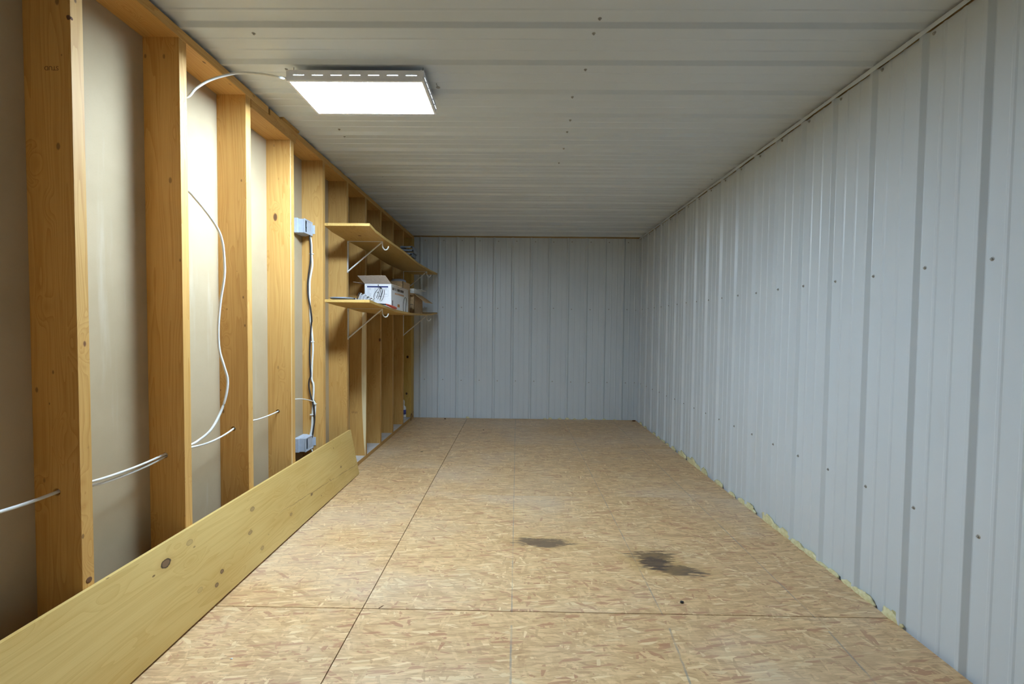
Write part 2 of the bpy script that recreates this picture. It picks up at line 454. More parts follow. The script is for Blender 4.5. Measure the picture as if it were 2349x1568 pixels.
# right wall
R_C0, R_P = 1.4605, .2291
wall_right = tag(MB().box((WR+RH+.030, Y_BACK-.05, -.075), (WR+RH+.08, D+RH+.06, H+.08)).build('wall_right', M['backing']), 'cream ribbed steel sheet wall on the right', kind='structure')
sheets(wall_right, 'metal_sheet', M['metal'], R_C0, R_P, Y_BACK, D+RH, lambda u, h, s: Vector((WR+RH-h, u, s)), -.03, 2.2705)
rw = []
for k in range(-2, 18):
    y = R_C0+R_P*k-.036
    if y > D-.03: continue
    for z in (1.392, .478): rw.append((WR+RH+.0004, y+random.uniform(-.004, .004), z+random.uniform(-.003, .003)))
    rw.append((WR+RH+.0004, y+random.uniform(-.004,.004), 2.255))
screws(wall_right, rw, (0, -math.pi/2, 0))

# end wall
B_C0, B_P = -1.221, .2316
wall_back = tag(MB().box((-WL-.2, D+RH+.002, -.06), (WR+RH+.08, D+RH+.06, H+.08)).build('wall_back', M['backing']), 'cream ribbed steel sheet end wall', kind='structure')
sheets(wall_back, 'metal_sheet', M['metal'], B_C0, B_P, -WL-.02, WR+RH, lambda u, h, s: Vector((u, D+RH-h, s)), -.03, H-.003)
bw = []
for k in range(12):
    x = B_C0+B_P*k+.052
    for z, j in ((1.405, .006), (.487, .006), (2.243, .003)): bw.append((x+random.uniform(-.005,.005), D+RH-.0004, z-k*.0012+random.uniform(-j, j)))
bw += [(1.488, D+RH-.0004, 1.388), (1.488, D+RH-.0004, .474)]
screws(wall_back, bw, (math.pi/2, 0, 0))

# ceiling (sheets run across the room)
C_C0, C_P = 1.682, .2305
ceiling = tag(MB().box((-WL-.2, Y_BACK-.05, H+RH+.002), (WR+RH+.08, D+RH+.06, H+.08)).build('ceiling', M['backing']), 'cream ribbed steel sheet ceiling', kind='structure')
sheets(ceiling, 'metal_sheet', M['metal_c'], C_C0, C_P, Y_BACK, D+RH, lambda u, h, s: Vector((s, u, H+RH-h)), -WL-.14, WR+RH)
cw = []
for (x, y) in ((1376,42),(1362,76),(1343,159),(1313,222),(1308,275),(1301,302),(1293,340),(1282,373),(1274,401),(1267,425),(582,76),(657,158),(778,296),(790,312),(2100,57)):
    p = onp(x, y, 2, H+RH); cw.append((p.x, p.y, H+RH-.0004))
for k in range(7, 16):
    y = C_C0+C_P*k+.045
    for x in (-1.05, .27, 1.46): 
        if k > 8 or x != .27: cw.append((x+random.uniform(-.01,.01), y, H+RH-.0004))
screws(ceiling, cw, (math.pi, 0, 0))

# wall behind the camera
tag(MB().box((-WL-.2, Y_BACK-.05, -.06), (WR+RH+.08, Y_BACK, H+.08)).build('wall_front', M['metal']), 'plain cream wall behind the viewer', kind='structure')

# trim under the ceiling along the right wall, bent over the ribs
mb = MB(); ys = [Y_BACK]; y = Y_BACK
while y < D: y += .0573; ys.append(min(y, D-.0005))
rows = []
for y in ys:
    k = (y-R_C0)/R_P; d = abs(k-round(k))
    j = .0022*math.sin(y*9.3)+.0012*math.sin(y*31)
    rows.append((y, 2.2655+j, WR-.0035))
for (y0, z0, x0), (y1, z1, x1) in zip(rows, rows[1:]):
    mb.add([(x0,y0,z0),(x1,y1,z1),(x1,y1,H-.0005),(x0,y0,H-.0005),(x0+.0025,y0,z0),(x1+.0025,y1,z1),(x1+.0025,y1,H-.0005),(x0+.0025,y0,H-.0005)],
           [(0,3,2,1),(4,5,6,7),(0,1,5,4),(3,7,6,2)])
tag(mb.build('trim_1', M['trim']), 'narrow cream trim strip under the ceiling along the right wall', kind='structure')

# ------------------------------------------------------------------ floor
floor = tag(MB().box((-WL-.2, Y_BACK-.05, -.075), (WR+RH+.08, D+RH+.06, -.0185)).build('floor', M['osb_edge']), 'strand board floor with printed layout lines', kind='structure')
J0, XS = 1.7235, -.6188
def osb_sheet(x0, x1, y0, y1):
    g = .0017
    mb = MB(); mb.box((x0+g, y0+g, -.0184), (x1-g, y1-g, 0), bev=.0006); mb.build('strand_board', M['osb'], floor)
for j in range(-3, 4):
    y0, y1 = max(Y_BACK, J0+1.2192*j), min(D+.004, J0+1.2192*(j+1))
    if y1-y0 < .03: continue
    osb_sheet(XS, WR-.001, y0, y1)
for y0, y1 in ((Y_BACK, J0-1.2192), (J0-1.2192, J0), (J0, J0+1.2192), (J0+1.2192, 3.487), (3.487, 4.706), (4.706, D+.004)):
    osb_sheet(-WL+.001, XS, y0, y1)

# ------------------------------------------------------------------ framed left wall
SX = -WL-.140                                      # sheathing face
ZP = .030; ZT = 2.246
wall_left = tag(MB().box((SX-.02, Y_BACK-.05, -.06), (SX, D+RH, H+.08)).build('wall_left', M['sheath']), 'open stud wall backed with tan paper faced sheathing', kind='structure')
Y1, SP = 1.2667, .4064
def stud(i, zt=ZT, wane=None, lean=(0,0), bow=0.0, thick=.038):
    """local frame: x 0 = room face, -0.14 = sheathing; y 0 = near face"""
    mb = MB(); N = 22; vs = []; fs = []; mi = []
    for k in range(N+1):
        z = (zt-ZP)*k/N; c = .0016; b = bow*math.sin(math.pi*k/N)+lean[0]+(lean[1]-lean[0])*k/N
        if wane: c = max(c, wane(z))
        cy = min(c*.55, thick*.8)
        ring = [(-.1395, 0+b), (-c, 0+b), (0, cy+b), (0, thick-.0016+b), (-.0016, thick+b), (-.1395, thick+b)]
        vs += [(x, y, z) for x, y in ring]
    n = 6
    for k in range(N):
        for j in range(n):
            j2 = (j+1) % n; fs.append((k*n+j, k*n+j2, (k+1)*n+j2, (k+1)*n+j)); mi.append(1 if (j == 1 and wane) else 0)
    fs.append(tuple(range(n))[::-1]); mi.append(0); fs.append(tuple(N*n+j for j in range(n))); mi.append(0)
    loc = Vector((-WL, Y1+SP*i, ZP))
    for f, a in zip(fs, mi): pass
    mb.v = [Vector(v)+loc for v in vs]; mb.f = [list(f) for f in fs]; mb.mi = mi; mb.sm = [False]*len(fs)
    return mb.build('stud', [M['stud'], M['wane']], wall_left, loc=loc)
studs = {}
w6 = lambda z: .034*max(0, math.sin(math.pi*min(1, max(0, (z-.01)/1.55))))**.6 if z < 1.55 else 0
w3 = lambda z: .006+.006*math.sin(3+z*2.1) if z < 1.2 else .002
for i in range(-6, 10):
    studs[i] = stud(i, zt=2.2065 if i == 3 else ZT, wane={6: w6, 3: w3}.get(i), bow={5: -.002, 7: .002}.get(i, 0))
lab = {0: 'near stud with a stamp and a notch at its head', 3: 'shorter stud under the packing block', 6: 'stud with a pale curved wane along its edge'}
for k, v in lab.items(): studs[k]['label'] = v
# corner post against the end wall
mb = MB(); mb.box((SX+.0005, 5.325, ZP), (-WL-.001, D-.0008, ZT), bev=.0016)
o = mb.build('corner_post', M['post'], wall_left, loc=(-WL, 5.325, ZP)); o['label'] = 'knotty corner post against the end wall'
# plates
mb = MB(); mb.box((SX+.0005, Y_BACK, -.018), (-WL, D-.0008, ZP-.0008)); mb.box((SX+.0006, Y_BACK, ZP-.0008), (-WL-.004, D-.001, ZP), 1)
mb.build('bottom_plate', [M['plate'], M['dust']], wall_left)
MB().box((SX+.0005, Y_BACK, ZT), (-WL+.0015, 2.268, H-.0008), bev=.001).build('top_plate', M['plate'], wall_left)
MB().box((SX+.0005, 2.287, ZT), (-WL-.001, D-.0008, H-.0012), bev=.001).build('top_plate', M['plate'], wall_left)
MB().box((SX+.0005, 2.122, 2.2070), (-WL+.001, 2.86, ZT-.0004) if False else (-WL+.001, 2.545, ZT-.0004), bev=.001).build('packing_block', M['plate'], wall_left)
mb = MB(); mb.box((-WL-.05, 2.40, H-.0004), (-WL+.004, 2.485, H+.0135)); mb.box((-WL-.05, 2.489, H-.0004), (-WL+.006, 2.575, H+.010)); mb.build('shim', M['plate'], wall_left)
# holes bored right through the studs for the cable run
HOLES = {0: (-1.376,.644), 1: (-1.382,.635), 2: (-1.379,.645), 3: (-1.387,.651), 4: (-1.367,.640)}
for i, (x, z) in HOLES.items():
    cut = MB().lathe([(.0115, -.03), (.0115, .07)], 18, c=(x, Y1+SP*i, z), axis='y').build('cutter', M['stud'])
    o = studs[i]; md = o.modifiers.new('bore', 'BOOLEAN'); md.operation = 'DIFFERENCE'; md.solver = 'EXACT'; md.object = cut
    bpy.context.view_layer.update()
    me = bpy.data.meshes.new_from_object(o.evaluated_get(bpy.context.evaluated_depsgraph_get()))
    o.modifiers.clear(); o.data = me; bpy.data.objects.remove(cut)
# knots that stand out on the nearest stud
p = onp(207, 1328, 0, -WL)
MB().lathe([(.0095, -.0012), (.0095, .0005), (.0060, .0009)], 14, c=(-WL, p.y-.004, p.z), axis='x').build('knot_hole', M['rust'], wall_left)
p = onp(161, 40, 1, Y1)
MB().lathe([(.003,-.006), (.008, -.002), (.008, .003), (.003, .006)], 14, c=(-WL-.005, Y1+.004, p.z), axis='x').build('dark_knot', M['rust'], wall_left)

def text_mesh(name, s, size, mat, parent, loc, rot):
    cu = bpy.data.curves.new(name, 'FONT'); cu.body = s; cu.size = size; cu.align_x = 'CENTER'; cu.align_y = 'CENTER'; cu.extrude = .0001
    t_ = bpy.data.objects.new('t', cu); COL.objects.link(t_)
    dg = bpy.context.evaluated_depsgraph_get(); me = bpy.data.meshes.new_from_object(t_.evaluated_get(dg))
    bpy.data.objects.remove(t_); me.materials.clear(); me.materials.append(mat)
    o = bpy.data.objects.new(name, me); COL.objects.link(o); o.parent = parent
    o.location = Vector(loc)-wloc(parent); o.rotation_euler = rot
    return o
p = onp(118, 156, 1, Y1)
text_mesh('stamp_lettering', 'STUD', .017, M['stamp'], wall_left, (p.x, Y1-.0003, p.z), (math.pi/2, math.pi, 0))
p = onp(813, 945, 1, Y1+SP*6)
text_mesh('stamp_lettering', 'STUD', .020, M['stamp'], wall_left, (p.x, Y1+SP*6-.0003, p.z), (math.pi/2, math.pi, 0))

# ------------------------------------------------------------------ ceiling light, 2 ft x 1 ft panel in a slotted housing
ZB = 2.212
a = onp(655, 184, 2, ZB); b = onp(971, 187, 2, ZB); c = onp(729, 262, 2, ZB); d = onp(1003, 264, 2, ZB)
LX0, LX1, LY0, LY1 = (a.x+c.x)/2, (b.x+d.x)/2, (a.y+b.y)/2, (c.y+d.y)/2
LT = ZB+.044
lamp = thing('ceiling_light', 'lit rectangular panel light in a slotted grey housing under the ceiling', 'light', ((LX0+LX1)/2, (LY0+LY1)/2, ZB))
tk = .0015
def slotted(axis, fix, u0, u1, n, name, frac=.58):
    """one upright side of the housing, with n slots and a lit strip behind each"""
    mb = MB(); zs = (ZB, ZB+.0225, ZB+.0255, LT); L = u1-u0; pitch = L/n*.955; st = u0+(L-pitch*n)/2
    def bx(ua, ub, za, zb, m_=mb, dd=tk, o_=0.0):
        if axis == 'x': m_.box((ua, fix+o_, za), (ub, fix+dd+o_, zb))
        else: m_.box((fix+o_, ua, za), (fix+dd+o_, ub, zb))
    bx(u0, u1, zs[0], zs[1]); bx(u0, u1, zs[2], zs[3])
    e = u0; sl = []
    for k in range(n):
        s_ = st+pitch*(k+.5-frac/2); f_ = st+pitch*(k+.5+frac/2)
        bx(e, s_, zs[1], zs[2]); e = f_; sl.append((s_, f_))
    bx(e, u1, zs[1], zs[2])
    side = mb.build(name, M['lamp_body'], lamp)
    for s_, f_ in sl:
        m2 = MB(); bx(s_, f_, zs[1]+.0002, zs[2]-.0002, m2, tk*.3, tk*.35); m2.build('vent_slot', M['slot'], side)
slotted('x', LY0, LX0, LX1, 7, 'housing_side'); slotted('x', LY1-tk, LX0, LX1, 7, 'housing_side')
slotted('y', LX0, LY0+tk, LY1-tk, 6, 'housing_end', .72); slotted('y', LX1-tk, LY0+tk, LY1-tk, 6, 'housing_end', .72)
MB().box((LX0, LY0, LT), (LX1, LY1, LT+.0015)).build('housing_top', M['lamp_body'], lamp)
mb = MB(); fr = .011
mb.box((LX0+tk,LY0+tk,ZB),(LX1-tk,LY0+fr,ZB+.002)); mb.box((LX0+tk,LY1-fr,ZB),(LX1-tk,LY1-tk,ZB+.002))
mb.box((LX0+tk,LY0+fr,ZB),(LX0+fr,LY1-fr,ZB+.002)); mb.box((LX1-fr,LY0+fr,ZB),(LX1-tk,LY1-fr,ZB+.002)); mb.build('frame', M['lamp_body'], lamp)
MB().box((LX0+fr,LY0+fr,ZB+.0006),(LX1-fr,LY1-fr,ZB+.0022)).build('diffuser', M['glow'], lamp)
for sx in (LX0+.012, LX1-.012):                     # wire hangers up to the ribs
    for sy in (LY0+.04, LY1-.04):
        MB().tube([(sx, sy, LT), (sx, sy+.003, H+.010)], .0016, 6).build('hanger_wire', M['steel'], lamp)
for x, y in ((969.5,162),(971,178)):
    p = onp(x, y, 1, LY0); MB().lathe([(.003,0),(.003,-.0015),(.0015,-.0022)], 8, c=(p.x-.006, LY0, p.z), axis='y').build('rivet', M['lamp_body'], lamp)
p = onp(1005, 200, 2, H+RH)
hk = thing('hook_screw', 'long dark screw with washer hanging beside the lit panel light', 'screw', (p.x, p.y, H+RH))
MB().lathe([(.010,-.0016),(.010,.0)], 12, c=(p.x,p.y,H+RH)).build('washer', M['steel'], hk)
MB().tube([(p.x,p.y,H+RH-.001),(p.x+.001,p.y-.028,H+RH-.012),(p.x+.001,p.y-.05,H+RH-.010)], .0018, 6).build('shank', M['steel'], hk)

# ------------------------------------------------------------------ cables on the stud wall
def cable(name, pts, r, mat, label, n=8, flat=1.0, group=None):
    mb = MB(); mb.tube(crom(pts, 8), r, n, flat=flat)
    base = min(pts, key=lambda q: q[2])
    return tag(mb.build(name, mat, None, loc=Vector(base)), label, 'cable', group)
YS = lambda i: Y1+SP*i
pf = onp(657, 181, 1, LY0+.004)
def onlerp(px, py, y): return onp(px, py, 1, y)
# feed to the lamp
y_s = YS(1)+.038
cable('lamp_cable', [(-1.345, y_s-.004, 2.030), onlerp(432,221,y_s+.012), onlerp(450,202,y_s+.035), onlerp(481,184,y_s+.07), onlerp(520,172,y_s+.10), onlerp(555,167,y_s+.12), onlerp(600,170,y_s+.135), onlerp(640,177,y_s+.14), onlerp(657,180,LY0+.012)],
      .0048, M['cable'], 'white cable arching from the stud to the lit panel light')
# slack loop in the bay
yl = y_s+.155
cable('slack_cable', [(-1.340, y_s-.004, 1.700), onlerp(431,437,y_s+.010), onlerp(448,455,y_s+.06), onlerp(478,492,y_s+.11), onlerp(501,528,yl), onlerp(511,560,yl+.02), onlerp(515,605,yl+.03), onlerp(514,640,yl+.03), onlerp(506,690,yl+.025), onlerp(501,750,yl+.02), onlerp(503,800,yl+.02), onlerp(514,840,yl+.025), onlerp(522,870,yl+.03), onlerp(519,905,yl+.02), onlerp(506,945,yl), onlerp(484,985,y_s+.10), onlerp(455,1010,y_s+.05), onlerp(437,1020,y_s+.012), (-1.345, y_s-.004, .650)],
      .0052, M['cable'], 'long slack white cable looping between two studs')
# run through the bored holes, bay by bay
def bay(i, p0, p1, sag, label, r=.0043):
    a = Vector(p0); b = Vector(p1); pts = [a+(b-a)*t-Vector((0,0,sag*4*t*(1-t))) for t in (0,.15,.35,.55,.75,.9,1)]
    if i > 0:                                       # leave the hole of the stud before
        hx, hz = HOLES[i-1]; dx = {1: .0058*(1 if p0[0] > -1.34 else -1)}.get(i, 0)
        pts = [Vector((hx+dx, YS(i-1)+.012, hz)), Vector((hx+dx, YS(i-1)+.041, hz+.001))]+[q for q in pts if q.y > YS(i-1)+.07]
    if i < 4: pts.append(Vector((pts[-1].x, YS(i)+.012, pts[-1].z)))
    return cable('run_cable', pts, r, M['cable'], label, group='white cables through the stud holes')
bay(0, onp(-60,1190,1,YS(0)-.20), (-1.376, YS(0)+.003, .644), .004, 'white cable running into the hole of the stamped near stud', .0052)
bay(1, (-1.335, YS(0)+.036, .655), (-1.3800, YS(1)+.003, .6410), .008, 'upper white cable of the pair in the bay before the slack loop')
bay(1, (-1.345, YS(0)+.036, .640), (-1.3845, YS(1)+.003, .6285), .012, 'lower white cable of the pair in the bay before the slack loop')
bay(2, (-1.345, YS(1)+.036, .652), (-1.379, YS(2)+.003, .645), .020, 'white cable below the long slack loop')
bay(3, (-1.350, YS(2)+.036, .668), (-1.387, YS(3)+.003, .651), .008, 'white cable in the bay beside the slack loop', .0040)
bay(4, (-1.365, YS(3)+.036, .700), (-1.367, YS(4)-.006, .640), -.018, 'thin white cable reaching the wiring on the boxed stud', .0034)

# junction boxes on the near face of stud 4
def jbox(zc, up, label):
    """grey wiring box; up: open side details"""
    y1 = YS(4)
    t = thing('junction_box', label, 'junction box', (-1.40, y1, zc-.05), 'grey junction boxes')
    MB().box((-1.4425, y1-.125, zc-.047), (-1.408, y1-.0005, zc+.047), bev=.003).build('back_body', M['pvc'], t)
    mb = MB(); x0, x1 = -1.409, -1.372
    mb.box((x0, y1-.110, zc-.043), (x1, y1-.107, zc+.043)); mb.box((x0, y1-.0035, zc-.043), (x1, y1-.0005, zc+.043))
    mb.box((x0, y1-.107, zc-.043), (x1, y1-.0035, zc-.040)); mb.box((x0, y1-.107, zc+.040), (x1, y1-.0035, zc+.043)); mb.build('front_ring', M['pvc'], t)
    MB().box((-1.3725, y1-.080, zc-.036), (-1.3705, y1-.016, zc+.036)).build('cover_plate', M['pvc'], t)
    mb = MB()
    for za, zb in ((zc-.046, zc-.036), (zc+.036, zc+.046)): mb.box((-1.3728, y1-.115, za), (-1.369, y1-.002, zb), bev=.001)
    mb.box((-1.3728, y1-.115, zc-.036), (-1.369, y1-.100, zc+.036), bev=.001); mb.box((-1.3728, y1-.016, zc-.036), (-1.369, y1-.002, zc+.036), bev=.001)
    mb.build('cover_frame', M['pvc'], t)
    MB().box((-1.372, y1-.0035, zc-.030), (-1.354, y1-.0005, zc+.027), bev=.001).build('mounting_tab', M['pvc'], t)
    for k in range(3): MB().box((-1.40+.009*k, y1-.09, zc+.043*up-.001), (-1.396+.009*k, y1-.03, zc+.043*up+.0015)).build('moulded_rib', M['pvc'], t)
    return t
jbox(1.792, 1, 'upper grey plastic junction box beside the top shelf')
jbox(.372, 1, 'lower grey plastic junction box behind the leaning board')
yw = YS(4)-.006
W = lambda L, dy=0: [onp(x, y, 1, yw-dy) for x, y in L]
S3 = lambda x, y: (660+x*.1786, 480+y*.1786)
S4 = lambda x, y: (660+x*.14035, 860+y*.14035)
cable('box_cable', W([S3(265,255), S3(285,330), S3(303,430), S3(308,560), S3(318,700), S3(305,800), S3(285,920), S3(283,1060), S3(285,1240), S3(297,1460), (716,765), (718,800), (716,835), S4(395,60), S4(420,140), S4(425,260), S4(415,420), S4(408,560), S4(402,700), S4(395,850), S4(370,980), S4(350,1030)], .0005), .0062, M['cable'], 'thick white cable stapled down the stud between the two grey boxes')
cable('box_cable', W([S4(425,420), S4(452,480), S4(450,600), S4(430,760), S4(405,900), S4(375,1000)], .0012), .0048, M['cable'], 'short white cable branch beside the lower grey box')
cable('black_cable', W([S3(238,230), S3(270,280), S3(290,420), S3(294,560), S3(290,680), S3(270,840), S3(258,960), S3(265,1120), S3(295,1280), S3(310,1420), (714,745), (711,790), (711,830), S4(375,0), S4(350,90), S4(350,200), S4(375,330), S4(410,450), S4(435,590), S4(440,720), S4(425,850), S4(405,980), S4(375,1070)], .011), .0050, M['cable_black'], 'black cable snaking between the two grey junction boxes')
for k, (x, y) in enumerate((S3(312,572), (717.5,783), S4(450,465), S4(405,640))):
    p = onp(x, y, 1, YS(4)-.001)
    t = thing('cable_staple', ['white cable staple highest on the boxed stud', 'white cable staple halfway between the grey boxes', 'white cable staple above the branch cable', 'white cable staple nearest the lower grey box'][k], 'staple', (p.x, YS(4), p.z), 'white cable staples')
    MB().box((p.x-.011, YS(4)-.0165, p.z-.004), (p.x+.011, YS(4)-.0128, p.z+.004), bev=.001).build('saddle', M['cable'], t)
    for s_ in (-1, 1): MB().box((p.x+s_*.0095-.0015, YS(4)-.014, p.z-.003), (p.x+s_*.0095+.0015, YS(4)+.0005, p.z+.003)).build('leg', M['cable'], t)
cable('box_cable', [onp(713,1025,1,YS(4)-.02), onp(716,1033,1,YS(4)-.02), onp(718,1040,1,YS(4)-.015), onp(722,1060,1,YS(4)-.01)], .0045, M['cable'], 'white cable end dropping below the lower grey box')

# ------------------------------------------------------------------ shelves
def interp(tab, y):
    if y <= tab[0][0]: return tab[0][1]
    for (a, za), (b, zb) in zip(tab, tab[1:]):
        if y <= b:
            t = (y-a)/(b-a); t = t*t*(3-2*t)*.5+t*.5; return za+(zb-za)*t
    return tab[-1][1]
SH_X0, SH_X1, SH_T = -WL+.0006, -.998, .018
def shelf(tab, label, kn):
    y0, y1 = 2.918, 5.395; N = 40; zmid = tab[0][1]
    vs = []; fs = []; mi = []
    for k in range(N+1):
        y = y0+(y1-y0)*k/N; z = interp(tab, y)
        vs += [(SH_X0, y, z-SH_T), (SH_X1, y, z-SH_T), (SH_X1, y, z), (SH_X0, y, z)]
    for k in range(N):
        for j in range(4):
            j2 = (j+1) % 4; fs.append((k*4+j, k*4+j2, (k+1)*4+j2, (k+1)*4+j)); mi.append(1 if j in (1, 3) else 0)
    fs += [(3,2,1,0), tuple(N*4+j for j in range(4))]; mi += [1, 1]
    mb = MB(); mb.v = [Vector(v) for v in vs]; mb.f = [list(f) for f in fs]; mb.mi = mi; mb.sm = [False]*len(fs)
    o = thing('wall_shelf', label, 'shelf', (-WL, y0, zmid-SH_T))
    mb.build('shelf_board', [M['shelf'], M['shelf_end']], o)
    for x, y in kn:
        p = onp(x, y, 2, zmid-SH_T)
        MB().lathe([(.012,-.0004),(.010,.001)], 14, c=(p.x, p.y, interp(tab, p.y)-SH_T)).build('knot', M['rust'], o)
    return o
T_UP = [(2.918, 1.842), (3.05, 1.824), (3.3, 1.818), (3.75, 1.815), (4.35, 1.793), (4.94, 1.801), (5.395, 1.819)]
T_LO = [(2.918, 1.330), (3.1, 1.316), (3.3, 1.306), (3.6, 1.288), (4.05, 1.282), (4.6, 1.292), (4.94, 1.302), (5.395, 1.333)]
shelf(T_UP, 'upper pine wall shelf on white brackets', [(825,534)])
shelf(T_LO, 'lower sagging pine wall shelf carrying the cartons', [(800,698.5)])
def bracket(i, tab, label):
    yc = YS(i)+.019; zt = interp(tab, yc)-SH_T-.0002; x0 = -WL+.0005
    t = thing('shelf_bracket', label, 'bracket', (x0, yc, zt-.24), 'white shelf brackets')
    MB().box((x0, yc-.010, zt-.240), (x0+.0025, yc+.010, zt)).build('wall_leg', M['white_metal'], t)
    MB().box((x0, yc-.010, zt-.0025), (x0+.268, yc+.010, zt)).build('arm', M['white_metal'], t)
    mb = MB(); mb.tube([(x0+.003, yc, zt-.228), (x0+.262, yc, zt-.006)], .0055, 8); mb.build('diagonal_brace', M['white_metal'], t)
    hx = x0+.266
    mb = MB(); mb.tube(crom([(hx, yc, zt-.002), (hx+.001, yc, zt-.03), (hx+.005, yc, zt-.048), (hx+.015, yc, zt-.060), (hx+.026, yc, zt-.064), (hx+.038, yc, zt-.058), (hx+.045, yc, zt-.045), (hx+.047, yc, zt-.036)], 5), .0045, 8); mb.build('rod_hook', M['white_metal'], t)
    for z in (zt-.02, zt-.215): MB().lathe([(.0035,0),(.0035,.001),(.002,.0018)], 8, c=(x0+.0025, yc, z), axis='x').build('screw', M['steel'], t)
bracket(5, T_UP, 'white bracket under the near part of the upper shelf')
bracket(9, T_UP, 'white bracket under the upper shelf by the end wall')
bracket(5, T_LO, 'white bracket under the near part of the lower shelf')
bracket(9, T_LO, 'white bracket under the lower shelf by the end wall')

# ------------------------------------------------------------------ things on the lower shelf
def quad_slab(mb, P, th, mi=0):
    P = [Vector(p) for p in P]; n = (P[1]-P[0]).cross(P[3]-P[0]).normalized()*th
    mb.add(P+[p+n for p in P], [(3,2,1,0),(4,5,6,7),(0,1,5,4),(1,2,6,5),(2,3,7,6),(3,0,4,7)], mi); return mb
# white carton
bx0, bx1, by0, by1 = -1.237, -1.022, 3.50, 4.05
def fl(y): return interp(T_LO, y)
bz0, bz1 = fl(3.5)+.0005, 1.497
t = thing('white_carton', 'open white printed carton with raised flaps on the lower shelf', 'carton', ((bx0+bx1)/2, (by0+by1)/2, bz0))
wt = .004
def zb(y): return fl(y)+.0006
mb = MB()
quad_slab(mb, [(bx0,by0,zb(by0)),(bx1,by0,zb(by0)),(bx1,by0,bz1),(bx0,by0,bz1)], -wt)
mb.build('end_panel', M['white_card'], t)
for xx, th, nm in ((bx1, -wt, 'side_panel'), (bx0, wt, 'side_panel')):
    mb = MB(); quad_slab(mb, [(xx,by0+wt,zb(by0)),(xx,by1,zb(by1)),(xx,by1,bz1),(xx,by0+wt,bz1)], th if True else 0); mb.build(nm, M['white_card'] if xx == bx1 else M['card'], t)
mb = MB(); quad_slab(mb, [(bx0,by1,zb(by1)),(bx1,by1,zb(by1)),(bx1,by1,bz1),(bx0,by1,bz1)], wt); mb.build('end_panel', M['card'], t)
mb = MB(); quad_slab(mb, [(bx0,by0,zb(by0)),(bx1,by0,zb(by0)),(bx1,by1,zb(by1)),(bx0,by1,zb(by1))], .003); mb.build('base', M['card'], t)
mb = MB(); quad_slab(mb, [(bx0,by0,bz1),(bx1,by0,bz1),(bx1-.030,by0-.062,bz1+.060),(bx0-.035,by0-.062,bz1+.056)], .003); mb.build('flap', M['card_in'], t)
mb = MB(); quad_slab(mb, [(bx0,by0+.01,bz1),(bx0,by1,bz1),(bx0-.098,by1,bz1+.012),(bx0-.098,by0+.01,bz1+.012)], .003); mb.build('flap', M['card_in'], t)
mb = MB(); quad_slab(mb, [(bx1,by0+.01,bz1),(bx1,by1,bz1),(bx1+.100,by1+.05,bz1-.030),(bx1+.012,by0+.03,bz1-.008)], .003); mb.build('flap', M['card_in'], t)
# print on the near end
def decal(mat, name, x0, x1, z0, z1): MB().box((x0, by0-.0006, z0), (x1, by0+.0002, z1)).build(name, mat, t)
def fx(u): return bx0+(bx1-bx0)*u
def fz(v): return zb(by0)+(bz1-zb(by0))*v
decal(M['ink_blue'], 'printed_header', fx(.09), fx(.885), fz(.845), fz(.905))
decal(M['ink_grey'], 'printed_line', fx(.09), fx(.885), fz(.492), fz(.496)); decal(M['ink_grey'], 'printed_line', fx(.09), fx(.094), fz(.494), fz(.845)); decal(M['ink_grey'], 'printed_line', fx(.881), fx(.885), fz(.494), fz(.845))
for k in range(6):
    v = .80-.055*k
    decal(M['ink_grey'], 'printed_row', fx(.115), fx(.115+random.choice((.06,.12,.14))), fz(v), fz(v+.014))
    decal(M['ink_grey'], 'printed_row', fx(.36), fx(.36+random.choice((.05,.08,.1))), fz(v), fz(v+.014))
    if k in (0,1,4): decal(M['ink_grey'], 'printed_row', fx(.74), fx(.85), fz(v), fz(v+.014))
decal(M['ink_cyan'], 'printed_patch', fx(.70), fx(.84), fz(.10), fz(.20))
for k in range(6): decal(M['ink_blue'], 'barcode_bar', fx(.845+.009*k), fx(.845+.009*k+random.choice((.003,.005))), fz(.10), fz(.195))
# print on the long side
def sdecal(mat, name, y0, y1, za, zb_): MB().box((bx1-.0002, y0, za), (bx1+.0006, y1, zb_)).build(name, mat, t)
for k, (u0, u1) in enumerate(((.06,.105),(.115,.16),(.20,.225),(.27,.283),(.33,.375),(.385,.42),(.43,.47),(.50,.54),(.55,.585),(.595,.63),(.64,.69))):
    sdecal(M['ink_dark'], 'printed_letter', by0+.55*u0, by0+.55*u1, bz1-.047, bz1-.026)
for k in range(7): sdecal(M['ink_tan'], 'printed_letter', by0+.55*(.20+.075*k), by0+.55*(.25+.075*k), bz1-.078, bz1-.064)
sdecal(M['ink_tan'], 'printed_badge', by0+.55*.34, by0+.55*.46, fl(3.7)+.03, fl(3.7)+.055)
sdecal(M['ink_dark'], 'printed_strip', by0+.55*.05, by0+.55*.085, fl(3.55)+.02, fl(3.55)+.075)
# brown carton behind it, with a cloudy tub in it
cx0, cx1, cy0, cy1, cz1 = -1.262, -1.094, 4.13, 4.40, 1.585
t = thing('brown_carton', 'tall brown carton behind the white carton on the lower shelf', 'carton', ((cx0+cx1)/2, (cy0+cy1)/2, fl(4.25)))
for nm, A in (('end_panel', [(cx0,cy0),(cx1,cy0)]), ('side_panel', [(cx1,cy0),(cx1,cy1)]), ('end_panel', [(cx1,cy1),(cx0,cy1)]), ('side_panel', [(cx0,cy1),(cx0,cy0)])):
    mb = MB(); (xa,ya),(xb,yb) = A; quad_slab(mb, [(xa,ya,zb(ya)),(xb,yb,zb(yb)),(xb,yb,cz1),(xa,ya,cz1)], -.004); mb.build(nm, M['card'], t)
mb = MB(); mb.box((cx0+.004,cy0+.004,fl(4.25)+.001),(cx1-.004,cy1-.004,fl(4.25)+.005)); mb.build('base', M['card'], t)
